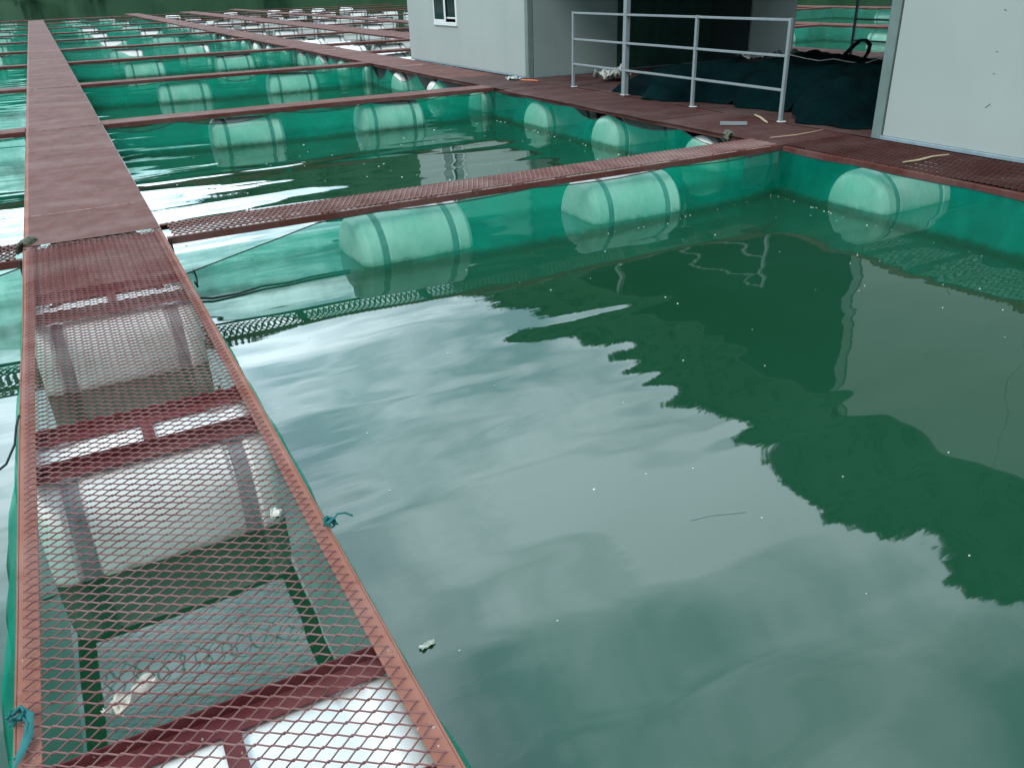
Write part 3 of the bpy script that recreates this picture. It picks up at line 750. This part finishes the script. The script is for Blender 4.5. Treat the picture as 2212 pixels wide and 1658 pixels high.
strip([(7.2, 13.3, .016), (7.29, 13.12, .018), (7.36, 12.98, .016)], [.03, .035, .02], 'orange', 'plastic_scrap', 'small orange scrap on the walkway at the cabin corner', 'scrap', .5)
crumple('plastic_scrap', 7.12, 13.5, .012, .28, .14, .06, 1.9, 'sheet', 'small whitish scrap beside the orange one at the cabin corner', 'scrap', 8)
for i, (x, y) in enumerate(((-.43, 6.70), (X2A+.03, 7.1))):
    mb = MB(); rr = random.Random(i)
    for k in range(5):
        pts = [(x+.045*math.cos(q)+.012*k-.02, y-.05+.03*k+rr.uniform(-.012, .012), -.03+.058*math.sin(q)+rr.uniform(-.004, .004)) for q in [math.pi*1.15*(1-s/9)-.2 for s in range(10)]]
        mb.tube(pts, .013, 6)
    o = mb.build('cloth_tie', M['cloth'], smooth=60); tag(o, ('grey-green cloth tie wrapped round the left rail of the long walkway', 'dark cloth tie wrapped round the cabin walkway edge')[i], 'tie')
# rope ties and the cord at the near rails
def knot(x, y, side, mat, label, tail):
    rr = random.Random(int(x*100)); mb = MB()
    for k in range(4):
        mb.tube([(x+side*.03*math.sin(q)*.6+rr.uniform(-.005, .005), y+.014*math.cos(q)+rr.uniform(-.006, .006), .014+.012*math.sin(2*q+k)+.003*k) for q in [k+s*.7 for s in range(9)]], .0042, 6)
    mb.tube(tail, .0035, 6); o = mb.build('rope_tie', M[mat], smooth=60); return tag(o, label, 'rope tie')
knot(.472, 2.27, 1, 'tealrope', 'teal rope tie knotted on the right rail of the mesh walkway', [(.48, 2.27, .02), (.505, 2.285, .03), (.53, 2.28, .028), (.55, 2.265, .018)])
knot(-.435, 1.87, -1, 'tealrope', 'teal rag tied round the left rail of the mesh walkway', [(-.43, 1.88, .02), (-.41, 1.83, .02), (-.42, 1.78, .012), (-.44, 1.74, .01)])
strip([(-.43, 1.90, .022), (-.405, 1.86, .02), (-.41, 1.80, .014), (-.425, 1.75, .012), (-.44, 1.71, .012)], [.006, .009, .012, .009, .004], 'tealrope', 'rag', 'teal rag end hanging over the left mesh rail', 'rag', .3)
strip([(-.45, 3.72, .002), (-.465, 3.66, -.02), (-.48, 3.58, -.06), (-.52, 3.50, -.10), (-.58, 3.46, -.12)], .005, 'rope', 'cord', 'thin black cord hanging off the left rail', 'cord', 1)
strip([(.50, 5.32, .01), (.515, 5.36, .012), (.53, 5.42, -.05), (.52, 5.36, -.1), (.50, 5.28, -.04)], .006, 'rope', 'cord', 'dark cord looped over the right rail at the mesh walkway', 'cord', 1)
strip([(.60, 6.14, -.435), (.68, 6.09, -.437), (.86, 6.10, -.44), (1.06, 6.16, -.437), (1.25, 6.14, -.44), (1.45, 6.18, -.438), (1.75, 6.17, -.44)], .009, 'rope', 'rope', 'dark rope floating along the foot of the slack net corner', 'rope', 1)
crumple('leaf_scrap', -.19, 1.86, -.047, .13, .05, .03, .5, 'scrap', 'pale dry scrap lying under the mesh near the camera', 'scrap', 21)
crumple('leaf_scrap', .33, 2.42, -.016+.02, .05, .035, .02, 1.2, 'scrap', 'small pale scrap caught on the mesh beside the right rail', 'scrap', 23, 8)
crumple('floating_scrap', .695, 2.06, WZ+.001, .055, .022, .010, .2, 'scrap', 'white scrap floating beside the mesh walkway', 'scrap', 25, 10)
strip([(1.93, 2.18, WZ+.003), (2.03, 2.165, WZ+.004), (2.17, 2.11, WZ+.003)], .0009, 'strap', 'straw', 'pale straw floating in the front cage', 'straw', 1)

# floating flecks of foam and feed
mb = MB(); rr = random.Random(31)
def fleck(x, y, s):
    n = 6; vs = [(x+s*rr.uniform(.6, 1.2)*math.cos(k*math.pi/3), y+s*.7*rr.uniform(.6, 1.2)*math.sin(k*math.pi/3), WZ+.001) for k in range(n)]+[(x, y, WZ+.004+s*.25)]
    mb.add(vs, [(k, (k+1) % n, n) for k in range(n)])
for _ in range(70): fleck(rr.uniform(.7, 6.1), rr.uniform(.6, 5.9), rr.choice((.003, .004, .005, .006, .008)))
for _ in range(70): fleck(rr.uniform(.7, 6.1), rr.uniform(6.9, 12.4), rr.choice((.005, .007, .009, .014)))
for _ in range(24):
    y = rr.uniform(3.2, 6.1); fleck(6.20-.10*math.sin(math.pi*y/6.3)-abs(rr.gauss(0, .035)), y, rr.choice((.003, .004, .006, .010)))
for _ in range(16):
    x = rr.uniform(3.4, 6.2); fleck(x, 6.23-.30*math.sin(math.pi*(x-.47)/5.9)**.7-abs(rr.gauss(0, .04)), rr.choice((.003, .004, .007)))
for _ in range(20): fleck(6.22-abs(rr.gauss(0, .05)), rr.uniform(7.2, 12.4), rr.choice((.006, .009, .014)))
o = mb.build('floating_flecks', M['white']); tag(o, 'tiny white flecks of foam floating on the water', 'foam', kind='stuff')
